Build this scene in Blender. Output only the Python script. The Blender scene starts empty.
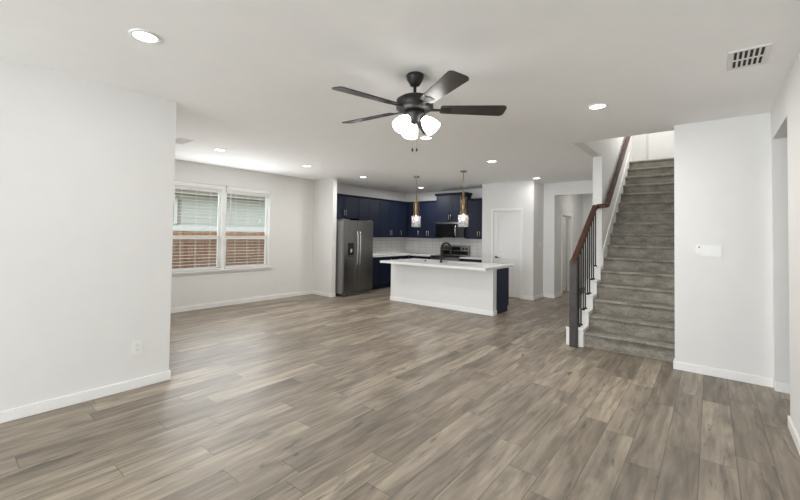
import bpy, bmesh, math, random
from mathutils import Vector, Matrix
random.seed(4)
S = bpy.context.scene
COL = S.collection
R = math.radians

# ------------------------------------------------------------------ camera
H = 2.74
yaw, pitch, roll = R(40.153), R(1.385), R(0.85)
f0 = Vector((-math.sin(yaw), math.cos(yaw), 0)); r0 = Vector((math.cos(yaw), math.sin(yaw), 0)); u0 = Vector((0, 0, 1))
fw = f0*math.cos(pitch) + u0*math.sin(pitch); up = u0*math.cos(pitch) - f0*math.sin(pitch)
rr = r0*math.cos(roll) + up*math.sin(roll)
uu = up*math.cos(roll) - r0*math.sin(roll)
cd = bpy.data.cameras.new('camera'); cam = bpy.data.objects.new('camera', cd); COL.objects.link(cam)
m = Matrix.Identity(4)
for i in range(3):
    m[i][0] = rr[i]; m[i][1] = uu[i]; m[i][2] = -fw[i]
m[2][3] = 1.46
cam.matrix_world = m
cd.sensor_width = 36; cd.lens = 386.15/800*36
cd.shift_x = (400-385)/800; cd.shift_y = -(250-224.68)/800
cd.clip_start = 0.05
S.camera = cam

# ------------------------------------------------------------------ world and view
w = bpy.data.worlds.new('sky'); S.world = w; w.use_nodes = True
bg = w.node_tree.nodes['Background']
bg.inputs['Color'].default_value = (0.86, 0.93, 1.0, 1); bg.inputs['Strength'].default_value = 2.6
S.view_settings.view_transform = 'Standard'; S.view_settings.look = 'None'
S.view_settings.gamma = 1; S.view_settings.use_curve_mapping = False
S.view_settings.exposure = 0.07
S.cycles.use_denoising = True
S.cycles.max_bounces = 12; S.cycles.diffuse_bounces = 8; S.cycles.glossy_bounces = 4
S.cycles.sample_clamp_indirect = 6

def area(name, loc, rot, sx, sy, power, color=(1, 1, 1), shape='RECTANGLE', parent=None, spread=None):
    d = bpy.data.lights.new(name, 'AREA'); d.shape = shape; d.size = sx
    if shape in ('RECTANGLE', 'ELLIPSE'): d.size_y = sy
    d.energy = power; d.color = color
    if spread: d.spread = spread
    o = bpy.data.objects.new(name, d); o.location = loc; o.rotation_euler = rot; COL.objects.link(o)
    if parent: o.parent = parent
    return o
# area lamp added for daylight of assumed, unseen rear windows behind the camera
area('rear_daylight_fill', (-1.85, -6.00, 1.45), (R(108), 0, 0), 3.9, 2.2, 310, (0.92, 0.965, 1.0))
# daylight falling in by the dining window
area('daylight_dining_window', (-7.60, 3.72, 1.54), (0, R(-90), 0), 1.6, 2.0, 12, (0.97, 0.985, 1.0))
# unseen lamp added in front of the blinds to brighten the ceiling
area('ceiling_fill', (-7.12, 3.72, 1.54), (0, R(-103), 0), 1.5, 1.9, 28, (0.97, 0.985, 1.0))
# unseen lamps added to brighten the stairwell and the upper landing
area('stair_wall_fill', (-0.36, 8.7, 4.35), (0, R(90), 0), 1.2, 1.1, 26, (1, 0.985, 0.96))  # no window in this wall; area lamp added to light the opposite side
area('landing_fill', (-0.8, 10.3, 5.42), (0, 0, 0), .5, .5, 26, (1, 0.985, 0.96))  # added lamp without a fixture, lifts the landing walls


# ------------------------------------------------------------------ materials
def mat(name, color, rough=0.5, metal=0.0, bump=0.0, bscale=200, noise=0.0, nscale=6, emis=None, estr=0, spec=None, stretch=None):
    m = bpy.data.materials.new(name); m.use_nodes = True
    nt = m.node_tree; b = nt.nodes['Principled BSDF']
    b.inputs['Base Color'].default_value = (*color, 1); b.inputs['Roughness'].default_value = rough
    b.inputs['Metallic'].default_value = metal
    if spec is not None: b.inputs['Specular IOR Level'].default_value = spec
    tc = nt.nodes.new('ShaderNodeTexCoord'); src = tc.outputs['Object']
    if stretch:
        mp = nt.nodes.new('ShaderNodeMapping'); mp.inputs['Scale'].default_value = stretch
        nt.links.new(src, mp.inputs['Vector']); src = mp.outputs['Vector']
    if noise:
        n = nt.nodes.new('ShaderNodeTexNoise'); n.inputs['Scale'].default_value = nscale; n.inputs['Detail'].default_value = 5
        nt.links.new(src, n.inputs['Vector'])
        cr = nt.nodes.new('ShaderNodeValToRGB')
        cr.color_ramp.elements[0].position = 0.3; cr.color_ramp.elements[1].position = 0.7
        cr.color_ramp.elements[0].color = (*[c*(1-noise) for c in color], 1)
        cr.color_ramp.elements[1].color = (*[min(1, c*(1+noise)) for c in color], 1)
        nt.links.new(n.outputs['Fac'], cr.inputs['Fac']); nt.links.new(cr.outputs['Color'], b.inputs['Base Color'])
    if bump:
        n2 = nt.nodes.new('ShaderNodeTexNoise'); n2.inputs['Scale'].default_value = bscale; n2.inputs['Detail'].default_value = 3
        nt.links.new(src, n2.inputs['Vector'])
        bp = nt.nodes.new('ShaderNodeBump'); bp.inputs['Strength'].default_value = bump; bp.inputs['Distance'].default_value = 0.004
        nt.links.new(n2.outputs['Fac'], bp.inputs['Height']); nt.links.new(bp.outputs['Normal'], b.inputs['Normal'])
    if emis:
        b.inputs['Emission Color'].default_value = (*emis, 1); b.inputs['Emission Strength'].default_value = estr
    return m

M = {}
M['wall'] = mat('wall_paint', (0.755, 0.753, 0.74), 0.75, bump=0.06, bscale=120, noise=0.01)
M['ceil'] = mat('ceiling_paint', (0.93, 0.932, 0.925), 0.85, bump=0.1, bscale=90, noise=0.01)
M['trim'] = mat('white_trim', (0.84, 0.84, 0.83), 0.4, noise=0.01)
M['door'] = mat('white_door', (0.80, 0.80, 0.79), 0.45, noise=0.01)
M['navy'] = mat('navy_cabinet_paint', (0.0085, 0.0135, 0.032), 0.5, spec=0.3, noise=0.10, nscale=3)
M['navy_in'] = mat('navy_recess_paint', (0.010, 0.017, 0.044), 0.5, spec=0.3, noise=0.10, nscale=3)
M['steel'] = mat('stainless_steel', (0.26, 0.255, 0.25), 0.28, 1.0, noise=0.06, nscale=8, stretch=(1, 1, 0.05))
M['steel2'] = mat('bright_steel', (0.72, 0.71, 0.70), 0.22, 1.0)
M['fridge_side'] = mat('fridge_side_paint', (0.33, 0.33, 0.325), 0.5, 0.2)
M['black'] = mat('black_plastic', (0.012, 0.012, 0.013), 0.5, noise=0.1)
M['blackglass'] = mat('black_glass', (0.006, 0.006, 0.007), 0.08)
M['darkmetal'] = mat('dark_bronze_metal', (0.022, 0.021, 0.02), 0.45, 0.4, noise=0.1)
M['iron'] = mat('black_iron', (0.02, 0.02, 0.021), 0.45, 0.5)
M['blade'] = mat('dark_fan_blade', (0.035, 0.032, 0.03), 0.3, noise=0.25, nscale=5, stretch=(1, 8, 1))
M['brass'] = mat('aged_brass', (0.40, 0.285, 0.165), 0.32, 1.0, noise=0.05)
M['nickel'] = mat('brushed_nickel', (0.62, 0.58, 0.53), 0.3, 1.0)
M['quartz'] = mat('white_quartz', (0.80, 0.80, 0.79), 0.2, noise=0.03, nscale=9)
M['plate'] = mat('white_plate', (0.80, 0.80, 0.785), 0.35)
M['slotgrey'] = mat('grey_slot', (0.10, 0.10, 0.10), 0.5)
M['slat'] = mat('white_blind_slat', (0.82, 0.82, 0.80), 0.5)
M['vinyl'] = mat('white_vinyl', (0.84, 0.85, 0.84), 0.35)
M['white'] = mat('white_register', (0.74, 0.73, 0.71), 0.5)
M['duct'] = mat('dark_duct', (0.03, 0.03, 0.03), 0.8)
M['fence'] = mat('cedar_fence', (0.40, 0.19, 0.095), 0.8, noise=0.28, nscale=5, stretch=(1, 6, 0.6))
M['siding'] = mat('pale_siding', (0.60, 0.63, 0.57), 0.6, noise=0.02)
M['soffit'] = mat('tan_soffit', (0.33, 0.30, 0.24), 0.7)
M['shingle'] = mat('roof_shingle', (0.12, 0.11, 0.10), 0.9, noise=0.3, nscale=14)
M['grass'] = mat('lawn', (0.12, 0.17, 0.06), 0.95, noise=0.4, nscale=20)
M['nb_glass'] = mat('neighbour_window_pane', (0.20, 0.22, 0.22), 0.15)
M['rail'] = mat('brown_stained_rail', (0.060, 0.023, 0.012), 0.5, spec=0.3, noise=0.3, nscale=12, stretch=(8, 1, 8))
M['newel'] = mat('dark_stained_newel', (0.042, 0.034, 0.032), 0.5, noise=0.4, nscale=14, stretch=(6, 6, 0.6), bump=0.15, bscale=30)
M['sink'] = mat('sink_steel', (0.55, 0.55, 0.55), 0.3, 1.0)
M['can'] = mat('recessed_lamp_lens', (0.9, 0.9, 0.88), 0.5, emis=(1, 0.97, 0.92), estr=7)
M['bulb'] = mat('glowing_bulb', (1, 0.9, 0.8), 0.5, emis=(1, 0.86, 0.70), estr=22)
M['shade'] = mat('frosted_lit_glass', (0.92, 0.92, 0.90), 0.4, emis=(1, 0.975, 0.93), estr=8)
M['display'] = mat('unlit_display', (0.02, 0.02, 0.022), 0.1)

def carpet():
    m = bpy.data.materials.new('grey_brown_carpet'); m.use_nodes = True; nt = m.node_tree; b = nt.nodes['Principled BSDF']
    b.inputs['Roughness'].default_value = 0.95; b.inputs['Specular IOR Level'].default_value = 0.1
    tc = nt.nodes.new('ShaderNodeTexCoord')
    n1 = nt.nodes.new('ShaderNodeTexNoise'); n1.inputs['Scale'].default_value = 55; n1.inputs['Detail'].default_value = 6; n1.inputs['Roughness'].default_value = 0.75
    mp = nt.nodes.new('ShaderNodeMapping'); mp.inputs['Scale'].default_value = (0.6, 1, 1.1)
    n2 = nt.nodes.new('ShaderNodeTexNoise'); n2.inputs['Scale'].default_value = 10; n2.inputs['Detail'].default_value = 4
    nt.links.new(tc.outputs['Object'], mp.inputs['Vector'])
    nt.links.new(mp.outputs['Vector'], n1.inputs['Vector']); nt.links.new(mp.outputs['Vector'], n2.inputs['Vector'])
    ad = nt.nodes.new('ShaderNodeMath'); ad.operation = 'ADD'
    h = nt.nodes.new('ShaderNodeMath'); h.operation = 'MULTIPLY'; h.inputs[1].default_value = 0.5
    nt.links.new(n1.outputs['Fac'], ad.inputs[0]); nt.links.new(n2.outputs['Fac'], ad.inputs[1]); nt.links.new(ad.outputs[0], h.inputs[0])
    cr = nt.nodes.new('ShaderNodeValToRGB'); e = cr.color_ramp.elements
    e[0].position = 0.34; e[0].color = (0.135, 0.122, 0.102, 1); e[1].position = 0.66; e[1].color = (0.38, 0.355, 0.308, 1)
    nt.links.new(h.outputs[0], cr.inputs['Fac']); nt.links.new(cr.outputs['Color'], b.inputs['Base Color'])
    bp = nt.nodes.new('ShaderNodeBump'); bp.inputs['Strength'].default_value = 0.6; bp.inputs['Distance'].default_value = 0.006
    nt.links.new(n1.outputs['Fac'], bp.inputs['Height']); nt.links.new(bp.outputs['Normal'], b.inputs['Normal'])
    return m
M['carpet'] = carpet()

def glassmat(name, tint=(1, 1, 1), mix=0.10, rough=0.03):
    m = bpy.data.materials.new(name); m.use_nodes = True; nt = m.node_tree; nt.nodes.clear()
    o = nt.nodes.new('ShaderNodeOutputMaterial'); t = nt.nodes.new('ShaderNodeBsdfTransparent'); t.inputs[0].default_value = (*tint, 1)
    g = nt.nodes.new('ShaderNodeBsdfGlossy'); g.inputs['Roughness'].default_value = rough
    x = nt.nodes.new('ShaderNodeMixShader'); x.inputs[0].default_value = mix
    nt.links.new(t.outputs[0], x.inputs[1]); nt.links.new(g.outputs[0], x.inputs[2]); nt.links.new(x.outputs[0], o.inputs[0])
    return m
M['glass'] = glassmat('window_glass', (0.97, 0.98, 0.97), 0.06)
def screenmat():
    m = bpy.data.materials.new('insect_screen'); m.use_nodes = True; nt = m.node_tree; nt.nodes.clear()
    o = nt.nodes.new('ShaderNodeOutputMaterial'); t = nt.nodes.new('ShaderNodeBsdfTransparent')
    g = nt.nodes.new('ShaderNodeBsdfDiffuse'); g.inputs['Color'].default_value = (0.25, 0.24, 0.23, 1)
    x = nt.nodes.new('ShaderNodeMixShader'); x.inputs[0].default_value = 0.20
    nt.links.new(t.outputs[0], x.inputs[1]); nt.links.new(g.outputs[0], x.inputs[2]); nt.links.new(x.outputs[0], o.inputs[0])
    return m
M['screen'] = screenmat()
def seeded():
    m = bpy.data.materials.new('seeded_clear_glass'); m.use_nodes = True; nt = m.node_tree; nt.nodes.clear()
    o = nt.nodes.new('ShaderNodeOutputMaterial'); t = nt.nodes.new('ShaderNodeBsdfTransparent'); t.inputs[0].default_value = (0.93, 0.94, 0.96, 1)
    g = nt.nodes.new('ShaderNodeBsdfGlossy'); g.inputs['Roughness'].default_value = 0.12
    d = nt.nodes.new('ShaderNodeBsdfTranslucent'); d.inputs['Color'].default_value = (0.85, 0.87, 0.95, 1)
    tc = nt.nodes.new('ShaderNodeTexCoord'); n = nt.nodes.new('ShaderNodeTexNoise'); n.inputs['Scale'].default_value = 45
    bp = nt.nodes.new('ShaderNodeBump'); bp.inputs['Strength'].default_value = 0.2; bp.inputs['Distance'].default_value = 0.006
    nt.links.new(tc.outputs['Object'], n.inputs['Vector']); nt.links.new(n.outputs['Fac'], bp.inputs['Height']); nt.links.new(bp.outputs['Normal'], g.inputs['Normal'])
    x1 = nt.nodes.new('ShaderNodeMixShader'); x1.inputs[0].default_value = 0.45
    nt.links.new(g.outputs[0], x1.inputs[1]); nt.links.new(d.outputs[0], x1.inputs[2])
    x = nt.nodes.new('ShaderNodeMixShader'); x.inputs[0].default_value = 0.55
    nt.links.new(t.outputs[0], x.inputs[1]); nt.links.new(x1.outputs[0], x.inputs[2]); nt.links.new(x.outputs[0], o.inputs[0])
    return m
M['seeded'] = seeded()

def tilemat():
    m = mat('white_subway_tile', (0.72, 0.71, 0.69), 0.2); nt = m.node_tree; b = nt.nodes['Principled BSDF']
    tc = nt.nodes.new('ShaderNodeTexCoord'); sp = nt.nodes.new('ShaderNodeSeparateXYZ'); cb = nt.nodes.new('ShaderNodeCombineXYZ'); ad = nt.nodes.new('ShaderNodeMath')
    nt.links.new(tc.outputs['Object'], sp.inputs[0]); nt.links.new(sp.outputs[0], ad.inputs[0]); nt.links.new(sp.outputs[1], ad.inputs[1])
    nt.links.new(ad.outputs[0], cb.inputs[0]); nt.links.new(sp.outputs[2], cb.inputs[1])
    br = nt.nodes.new('ShaderNodeTexBrick'); br.inputs['Scale'].default_value = 1; br.inputs['Brick Width'].default_value = 0.24; br.inputs['Row Height'].default_value = 0.098
    br.inputs['Mortar Size'].default_value = 0.004; br.inputs['Color1'].default_value = (0.74, 0.73, 0.71, 1); br.inputs['Color2'].default_value = (0.68, 0.675, 0.66, 1); br.inputs['Mortar'].default_value = (0.45, 0.44, 0.43, 1)
    br.offset = 0.0
    nt.links.new(cb.outputs[0], br.inputs['Vector']); nt.links.new(br.outputs['Color'], b.inputs['Base Color'])
    return m
M['tile'] = tilemat()

def floormat():
    m = bpy.data.materials.new('grey_brown_plank_floor'); m.use_nodes = True; nt = m.node_tree; b = nt.nodes['Principled BSDF']
    N = nt.nodes.new; L = nt.links.new
    def math_(op, a, c=None):
        n = N('ShaderNodeMath'); n.operation = op
        for i, v in enumerate((a, c)):
            if v is None: continue
            if isinstance(v, (int, float)): n.inputs[i].default_value = v
            else: L(v, n.inputs[i])
        return n.outputs[0]
    tc = N('ShaderNodeTexCoord'); sp = N('ShaderNodeSeparateXYZ'); L(tc.outputs['Object'], sp.inputs[0])
    X, Y = sp.outputs[0], sp.outputs[1]
    W, LEN = 0.186, 1.22
    u = math_('DIVIDE', math_('ADD', X, 0.062), W); row = math_('FLOOR', u); fu = math_('SUBTRACT', u, row)
    wn = N('ShaderNodeTexWhiteNoise'); wn.noise_dimensions = '1D'; L(row, wn.inputs['W'])
    v = math_('ADD', math_('DIVIDE', Y, LEN), math_('MULTIPLY', wn.outputs['Value'], 7.3)); colr = math_('FLOOR', v); fv = math_('SUBTRACT', v, colr)
    cb = N('ShaderNodeCombineXYZ'); L(row, cb.inputs[0]); L(colr, cb.inputs[1])
    wn2 = N('ShaderNodeTexWhiteNoise'); wn2.noise_dimensions = '3D'; L(cb.outputs[0], wn2.inputs['Vector'])
    pid = wn2.outputs['Value']
    cr = N('ShaderNodeValToRGB'); L(pid, cr.inputs['Fac']); e = cr.color_ramp.elements
    e[0].position = 0; e[0].color = (0.179, 0.147, 0.111, 1); e[1].position = 1; e[1].color = (0.314, 0.263, 0.203, 1)
    for p, c in ((0.25, (0.210, 0.173, 0.134, 1)), (0.5, (0.233, 0.193, 0.149, 1)), (0.75, (0.263, 0.220, 0.171, 1))):
        k = e.new(p); k.color = c
    # grain coordinates, moved for every plank
    off = math_('MULTIPLY', pid, 37.0)
    gc = N('ShaderNodeCombineXYZ'); L(math_('ADD', math_('MULTIPLY', X, 20.0), off), gc.inputs[0]); L(math_('ADD', math_('MULTIPLY', Y, 1.6), off), gc.inputs[1])
    n1 = N('ShaderNodeTexNoise'); n1.inputs['Scale'].default_value = 1.0; n1.inputs['Detail'].default_value = 7; n1.inputs['Roughness'].default_value = 0.6; n1.inputs['Distortion'].default_value = 0.8; L(gc.outputs[0], n1.inputs['Vector'])
    g1 = N('ShaderNodeMapRange'); g1.inputs['From Min'].default_value = 0.25; g1.inputs['From Max'].default_value = 0.75; g1.inputs['To Min'].default_value = 0.55; g1.inputs['To Max'].default_value = 1.42; L(n1.outputs['Fac'], g1.inputs['Value'])
    # broad cathedral figure
    gc2 = N('ShaderNodeCombineXYZ'); L(math_('ADD', math_('MULTIPLY', X, 6.0), off), gc2.inputs[0]); L(math_('ADD', math_('MULTIPLY', Y, 1.1), off), gc2.inputs[1])
    n3 = N('ShaderNodeTexNoise'); n3.inputs['Scale'].default_value = 1.0; n3.inputs['Detail'].default_value = 3; n3.inputs['Distortion'].default_value = 1.6; L(gc2.outputs[0], n3.inputs['Vector'])
    g2 = N('ShaderNodeMapRange'); g2.inputs['From Min'].default_value = 0.3; g2.inputs['From Max'].default_value = 0.7; g2.inputs['To Min'].default_value = 0.68; g2.inputs['To Max'].default_value = 1.32; L(n3.outputs['Fac'], g2.inputs['Value'])
    # dark cracks and knots on some planks
    gc3 = N('ShaderNodeCombineXYZ'); L(math_('ADD', math_('MULTIPLY', X, 9.0), off), gc3.inputs[0]); L(math_('ADD', math_('MULTIPLY', Y, 1.7), off), gc3.inputs[1])
    n4 = N('ShaderNodeTexNoise'); n4.inputs['Scale'].default_value = 1.0; n4.inputs['Detail'].default_value = 5; n4.inputs['Roughness'].default_value = 0.65; n4.inputs['Distortion'].default_value = 1.2; L(gc3.outputs[0], n4.inputs['Vector'])
    kn = N('ShaderNodeMapRange'); kn.inputs['From Min'].default_value = 0.615; kn.inputs['From Max'].default_value = 0.70; kn.inputs['To Min'].default_value = 1.0; kn.inputs['To Max'].default_value = 0.38; L(n4.outputs['Fac'], kn.inputs['Value'])
    gc4 = N('ShaderNodeCombineXYZ'); L(math_('ADD', math_('MULTIPLY', X, 26.0), math_('MULTIPLY', off, 1.7)), gc4.inputs[0]); L(math_('ADD', math_('MULTIPLY', Y, 1.5), off), gc4.inputs[1])
    n5 = N('ShaderNodeTexNoise'); n5.inputs['Scale'].default_value = 1.0; n5.inputs['Detail'].default_value = 4; n5.inputs['Roughness'].default_value = 0.7; n5.inputs['Distortion'].default_value = 0.5; L(gc4.outputs[0], n5.inputs['Vector'])
    ck = N('ShaderNodeMapRange'); ck.inputs['From Min'].default_value = 0.64; ck.inputs['From Max'].default_value = 0.72; ck.inputs['To Min'].default_value = 1.0; ck.inputs['To Max'].default_value = 0.35; L(n5.outputs['Fac'], ck.inputs['Value'])
    tone = math_('MULTIPLY', math_('MULTIPLY', g1.outputs[0], g2.outputs[0]), math_('MULTIPLY', kn.outputs[0], ck.outputs[0]))
    # seams
    du = math_('MULTIPLY', math_('MINIMUM', fu, math_('SUBTRACT', 1.0, fu)), W)
    dv = math_('MULTIPLY', math_('MINIMUM', fv, math_('SUBTRACT', 1.0, fv)), LEN)
    sd = N('ShaderNodeMapRange'); sd.inputs['From Min'].default_value = 0.0008; sd.inputs['From Max'].default_value = 0.0034; sd.inputs['To Min'].default_value = 0.42; sd.inputs['To Max'].default_value = 1.0
    L(math_('MINIMUM', du, dv), sd.inputs['Value'])
    tone = math_('MULTIPLY', tone, sd.outputs[0])
    mx = N('ShaderNodeVectorMath'); mx.operation = 'SCALE'; L(cr.outputs['Color'], mx.inputs[0]); L(tone, mx.inputs['Scale'])
    L(mx.outputs[0], b.inputs['Base Color'])
    b.inputs['Roughness'].default_value = 0.40
    bp = N('ShaderNodeBump'); bp.inputs['Strength'].default_value = 0.25; bp.inputs['Distance'].default_value = 0.002
    L(math_('MULTIPLY', sd.outputs[0], g1.outputs[0]), bp.inputs['Height']); L(bp.outputs['Normal'], b.inputs['Normal'])
    return m
M['floor'] = floormat()

# ------------------------------------------------------------------ mesh helpers
class MB:
    def __init__(s): s.bm = bmesh.new()
    def box(s, x0, y0, z0, x1, y1, z1, bev=0):
        x0, x1 = sorted((x0, x1)); y0, y1 = sorted((y0, y1)); z0, z1 = sorted((z0, z1))
        b = bmesh.new()
        r = bmesh.ops.create_cube(b, size=1)
        for v in b.verts:
            v.co = Vector((x0+(v.co.x+.5)*(x1-x0), y0+(v.co.y+.5)*(y1-y0), z0+(v.co.z+.5)*(z1-z0)))
        if bev: bmesh.ops.bevel(b, geom=b.edges[:], offset=bev, segments=2, affect='EDGES')
        s._merge(b); return s
    def _merge(s, b):
        me = bpy.data.meshes.new('tmp'); b.to_mesh(me); b.free(); s.bm.from_mesh(me); bpy.data.meshes.remove(me)
    def lathe(s, prof, seg=24, mtx=None, caps=True):
        b = bmesh.new(); rings = []
        for r, z in prof:
            rings.append([b.verts.new((r*math.cos(2*math.pi*k/seg), r*math.sin(2*math.pi*k/seg), z)) for k in range(seg)])
        for a, c in zip(rings, rings[1:]):
            for k in range(seg): b.faces.new((a[k], a[(k+1) % seg], c[(k+1) % seg], c[k]))
        if caps:
            if prof[0][0] > 1e-5: b.faces.new(rings[0][::-1])
            if prof[-1][0] > 1e-5: b.faces.new(rings[-1])
        bmesh.ops.recalc_face_normals(b, faces=b.faces)
        for f in b.faces: f.smooth = len(f.verts) == 4
        if mtx: b.transform(mtx)
        s._merge(b); return s
    def tube(s, pts, rad, seg=10):
        b = bmesh.new(); rings = []; pts = [Vector(p) for p in pts]; n = len(pts); prev = None
        for i, p in enumerate(pts):
            t = (pts[min(i+1, n-1)] - pts[max(i-1, 0)]).normalized()
            ref = Vector((0, 0, 1)) if abs(t.z) < .95 else Vector((1, 0, 0))
            if prev is None: a = t.cross(ref).normalized()
            else: a = (prev - t*prev.dot(t)).normalized()
            prev = a; c = t.cross(a); rd = rad[i] if isinstance(rad, (list, tuple)) else rad
            rings.append([b.verts.new(p + a*rd*math.cos(2*math.pi*k/seg) + c*rd*math.sin(2*math.pi*k/seg)) for k in range(seg)])
        for a, c in zip(rings, rings[1:]):
            for k in range(seg): b.faces.new((a[k], a[(k+1) % seg], c[(k+1) % seg], c[k])).smooth = True
        b.faces.new(rings[0][::-1]); b.faces.new(rings[-1])
        bmesh.ops.recalc_face_normals(b, faces=b.faces)
        s._merge(b); return s
    def sweep_rect(s, pts, wd, ht):
        """rectangular section with rounded top along a path; upright section"""
        b = bmesh.new(); rings = []; pts = [Vector(p) for p in pts]; n = len(pts)
        sec = [(-.5, -.5), (.5, -.5), (.5, .2), (.32, .5), (-.32, .5), (-.5, .2)]
        for i, p in enumerate(pts):
            d1 = (pts[i]-pts[i-1]).normalized() if i else None; d2 = (pts[i+1]-pts[i]).normalized() if i < n-1 else None
            t = ((d1 or d2)+(d2 or d1)).normalized(); th = Vector((t.x, t.y, 0)).normalized()
            side = Vector((th.y, -th.x, 0))
            k = 1.0
            if d1 and d2:
                h1 = Vector((d1.x, d1.y, 0)).normalized(); k = 1/max(.5, h1.dot(th))
            rings.append([b.verts.new(p + side*a*wd*k + Vector((0, 0, 1))*c*ht) for a, c in sec])
        for a, c in zip(rings, rings[1:]):
            for k in range(6): b.faces.new((a[k], a[(k+1) % 6], c[(k+1) % 6], c[k]))
        b.faces.new(rings[0][::-1]); b.faces.new(rings[-1]); bmesh.ops.recalc_face_normals(b, faces=b.faces)
        s._merge(b); return s
    def prism(s, poly, axis, a0, a1):
        """extrude a 2-D polygon along an axis ('x': poly=(y,z); 'y': poly=(x,z); 'z': poly=(x,y))"""
        b = bmesh.new()
        def P(p, a): return {'x': (a, p[0], p[1]), 'y': (p[0], a, p[1]), 'z': (p[0], p[1], a)}[axis]
        A = [b.verts.new(P(p, a0)) for p in poly]; B = [b.verts.new(P(p, a1)) for p in poly]; n = len(poly)
        for k in range(n): b.faces.new((A[k], A[(k+1) % n], B[(k+1) % n], B[k]))
        b.faces.new(A[::-1]); b.faces.new(B); bmesh.ops.recalc_face_normals(b, faces=b.faces)
        s._merge(b); return s
    def xf(s, mtx): s.bm.transform(mtx); return s
    def build(s, name, material, parent=None, bevel=0):
        me = bpy.data.meshes.new(name); s.bm.to_mesh(me); s.bm.free(); me.materials.append(material)
        o = bpy.data.objects.new(name, me); COL.objects.link(o)
        if parent is not None: o.parent = parent
        if bevel:
            md = o.modifiers.new('bevel', 'BEVEL'); md.width = bevel; md.segments = 2; md.limit_method = 'ANGLE'
        return o

def struct(name, boxes, material, bev=0):
    b = MB()
    for q in boxes: b.box(*q)
    o = b.build(name, material, bevel=bev); o['kind'] = 'structure'; return o
def thing(name, label, cat, loc=(0, 0, 0), group=None, rz=0):
    o = bpy.data.objects.new(name, None); COL.objects.link(o); o.location = loc; o.rotation_euler = (0, 0, rz)
    o.empty_display_size = 0.1
    o['label'] = label; o['category'] = cat
    if group: o['group'] = group
    return o
def tag(o, label, cat, group=None):
    o['label'] = label; o['category'] = cat
    if group: o['group'] = group
    return o
def copy_tree(o, parent=None):
    c = o.copy(); COL.objects.link(c)
    if parent is not None: c.parent = parent
    for ch in list(o.children): copy_tree(ch, c)
    return c
def Tm(x, y, z): return Matrix.Translation((x, y, z))
def Rm(a, ax): return Matrix.Rotation(a, 4, ax)

# ------------------------------------------------------------------ the room
XL, YA = -4.076, 1.572
XW = -7.315; YK = 9.648; XP, YP = -4.364, 8.936; XPE = -3.096; XO = -2.844
XR0, XR, YR = -0.313, 0.468, 5.438
SX0, SX1 = -1.31, XR0          # stairs
ZC = H + 0.31
ZU = 5.50                      # ceiling of the upper floor
struct('floor', [(-7.6, -6.3, -0.12, 2.6, 5.70, 0), (-7.6, 5.70, -0.12, -1.44, 16.0, 0)], M['floor'])
struct('ceiling', [(-7.6, -6.3, H, 2.6, 5.68, ZC), (-7.6, 5.68, H, -1.44, 16, ZC-.002)], M['ceil'])
struct('wall_left', [(XW-.115, -6.3, 0, XL, YA, H)], M['wall'])
# west wall with the dining window's hole
WY0, WY1, WZ0, WZ1 = 2.72, 4.80, 0.70, 2.36
struct('wall_west', [(XW-.115, YA, 0, XW, WY0, H), (XW-.115, WY1, 0, XW, YK+.12, H), (XW-.115, WY0, 0, XW, WY1, WZ0), (XW-.115, WY0, WZ1, XW, WY1, H)], M['wall'])
struct('wall_divider', [(XW, 5.99, 0, -6.629, 6.112, H)], M['wall'])
struct('wall_kitchen', [(XW, YK, 0, XP, YK+.12, H)], M['wall'])
# pantry: front wall with door hole
DX0, DX1, DZ = -4.06, -3.40, 2.055
struct('wall_pantry', [(XP, YP, 0, DX0, YP+.11, H), (DX1, YP, 0, XPE, YP+.11, H), (DX0, YP, DZ, DX1, YP+.11, H),
                       (XP, YP+.11, 0, XP+.11, YK+.12, H), (XPE-.11, YP+.11, 0, XPE, 9.628+.12, H), (XP, YK+.12, 0, XPE-.11, YK+.2, H)], M['wall'])
# hall header and hall
YO = 9.628; HZ = 2.442
struct('wall_hall_front', [(XPE, YO, 0, XO, YO+.12, H), (XO, YO, HZ, -1.44, YO+.12, H)], M['wall'])
HD0, HD1, HDZ = 10.25, 11.10, 1.995
struct('wall_hall_left', [(XO-.115, YO+.12, 0, XO, HD0, H), (XO-.115, HD1, 0, XO, 12.32, H), (XO-.115, HD0, HDZ, XO, HD1, H)], M['wall'])
struct('wall_hall_end', [(XO-.115, 12.32, 0, -1.44, 12.44, H)], M['wall'])
struct('wall_study', [(-4.9, YO+.12, 0, -4.8, 12.32, H), (-4.8, 12.32, 0, XO-.115, 12.44, H), (-4.8, 9.87, 0, XO-.115, 9.95, H)], M['wall'])
# stairwell
struct('wall_stair_left', [(-1.44, 6.85, 0, SX0, 13.5, H), (-1.44, 5.68, ZC, SX0, 9.9, ZU), (-1.44, 5.681, H, SX0, 13.5, ZC)], M['wall'])
struct('wall_stair_right', [(XR0, YR+.12, 0, XR0+.12, 13.5, ZU)], M['wall'])
struct('wall_right_front', [(XR0, YR, 0, XR, YR+.12, H)], M['wall'])
struct('wall_upper_front', [(-1.44, 5.56, ZC, XR0+.12, 5.68, ZU)], M['wall'])
struct('wall_upper_back', [(-2.9, 10.95, ZC, -1.17, 11.07, ZU), (-1.29, 11.07, ZC, -1.17, 11.5, ZU), (-1.29, 11.5, ZC, XR0, 11.62, ZU), (-.89, 11.42, ZC, XR0, 11.5, ZU), (-2.9, 9.9, ZC, -6.3, 10.95, ZU)], M['wall'])
struct('wall_upper_side', [(-2.9, 9.8, ZC, -1.44, 9.9, ZU)], M['wall'])
struct('ceiling_upper', [(-3.0, 5.5, ZU, 0, 13.5, ZU+.1)], M['ceil'])
struct('floor_upper', [(-2.9, 9.92, ZC-.3, -1.44, 13.5, ZC), (-1.44+.13, 9.48, ZC-.3, XR0, 13.5, ZC)], M['carpet'])
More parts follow.
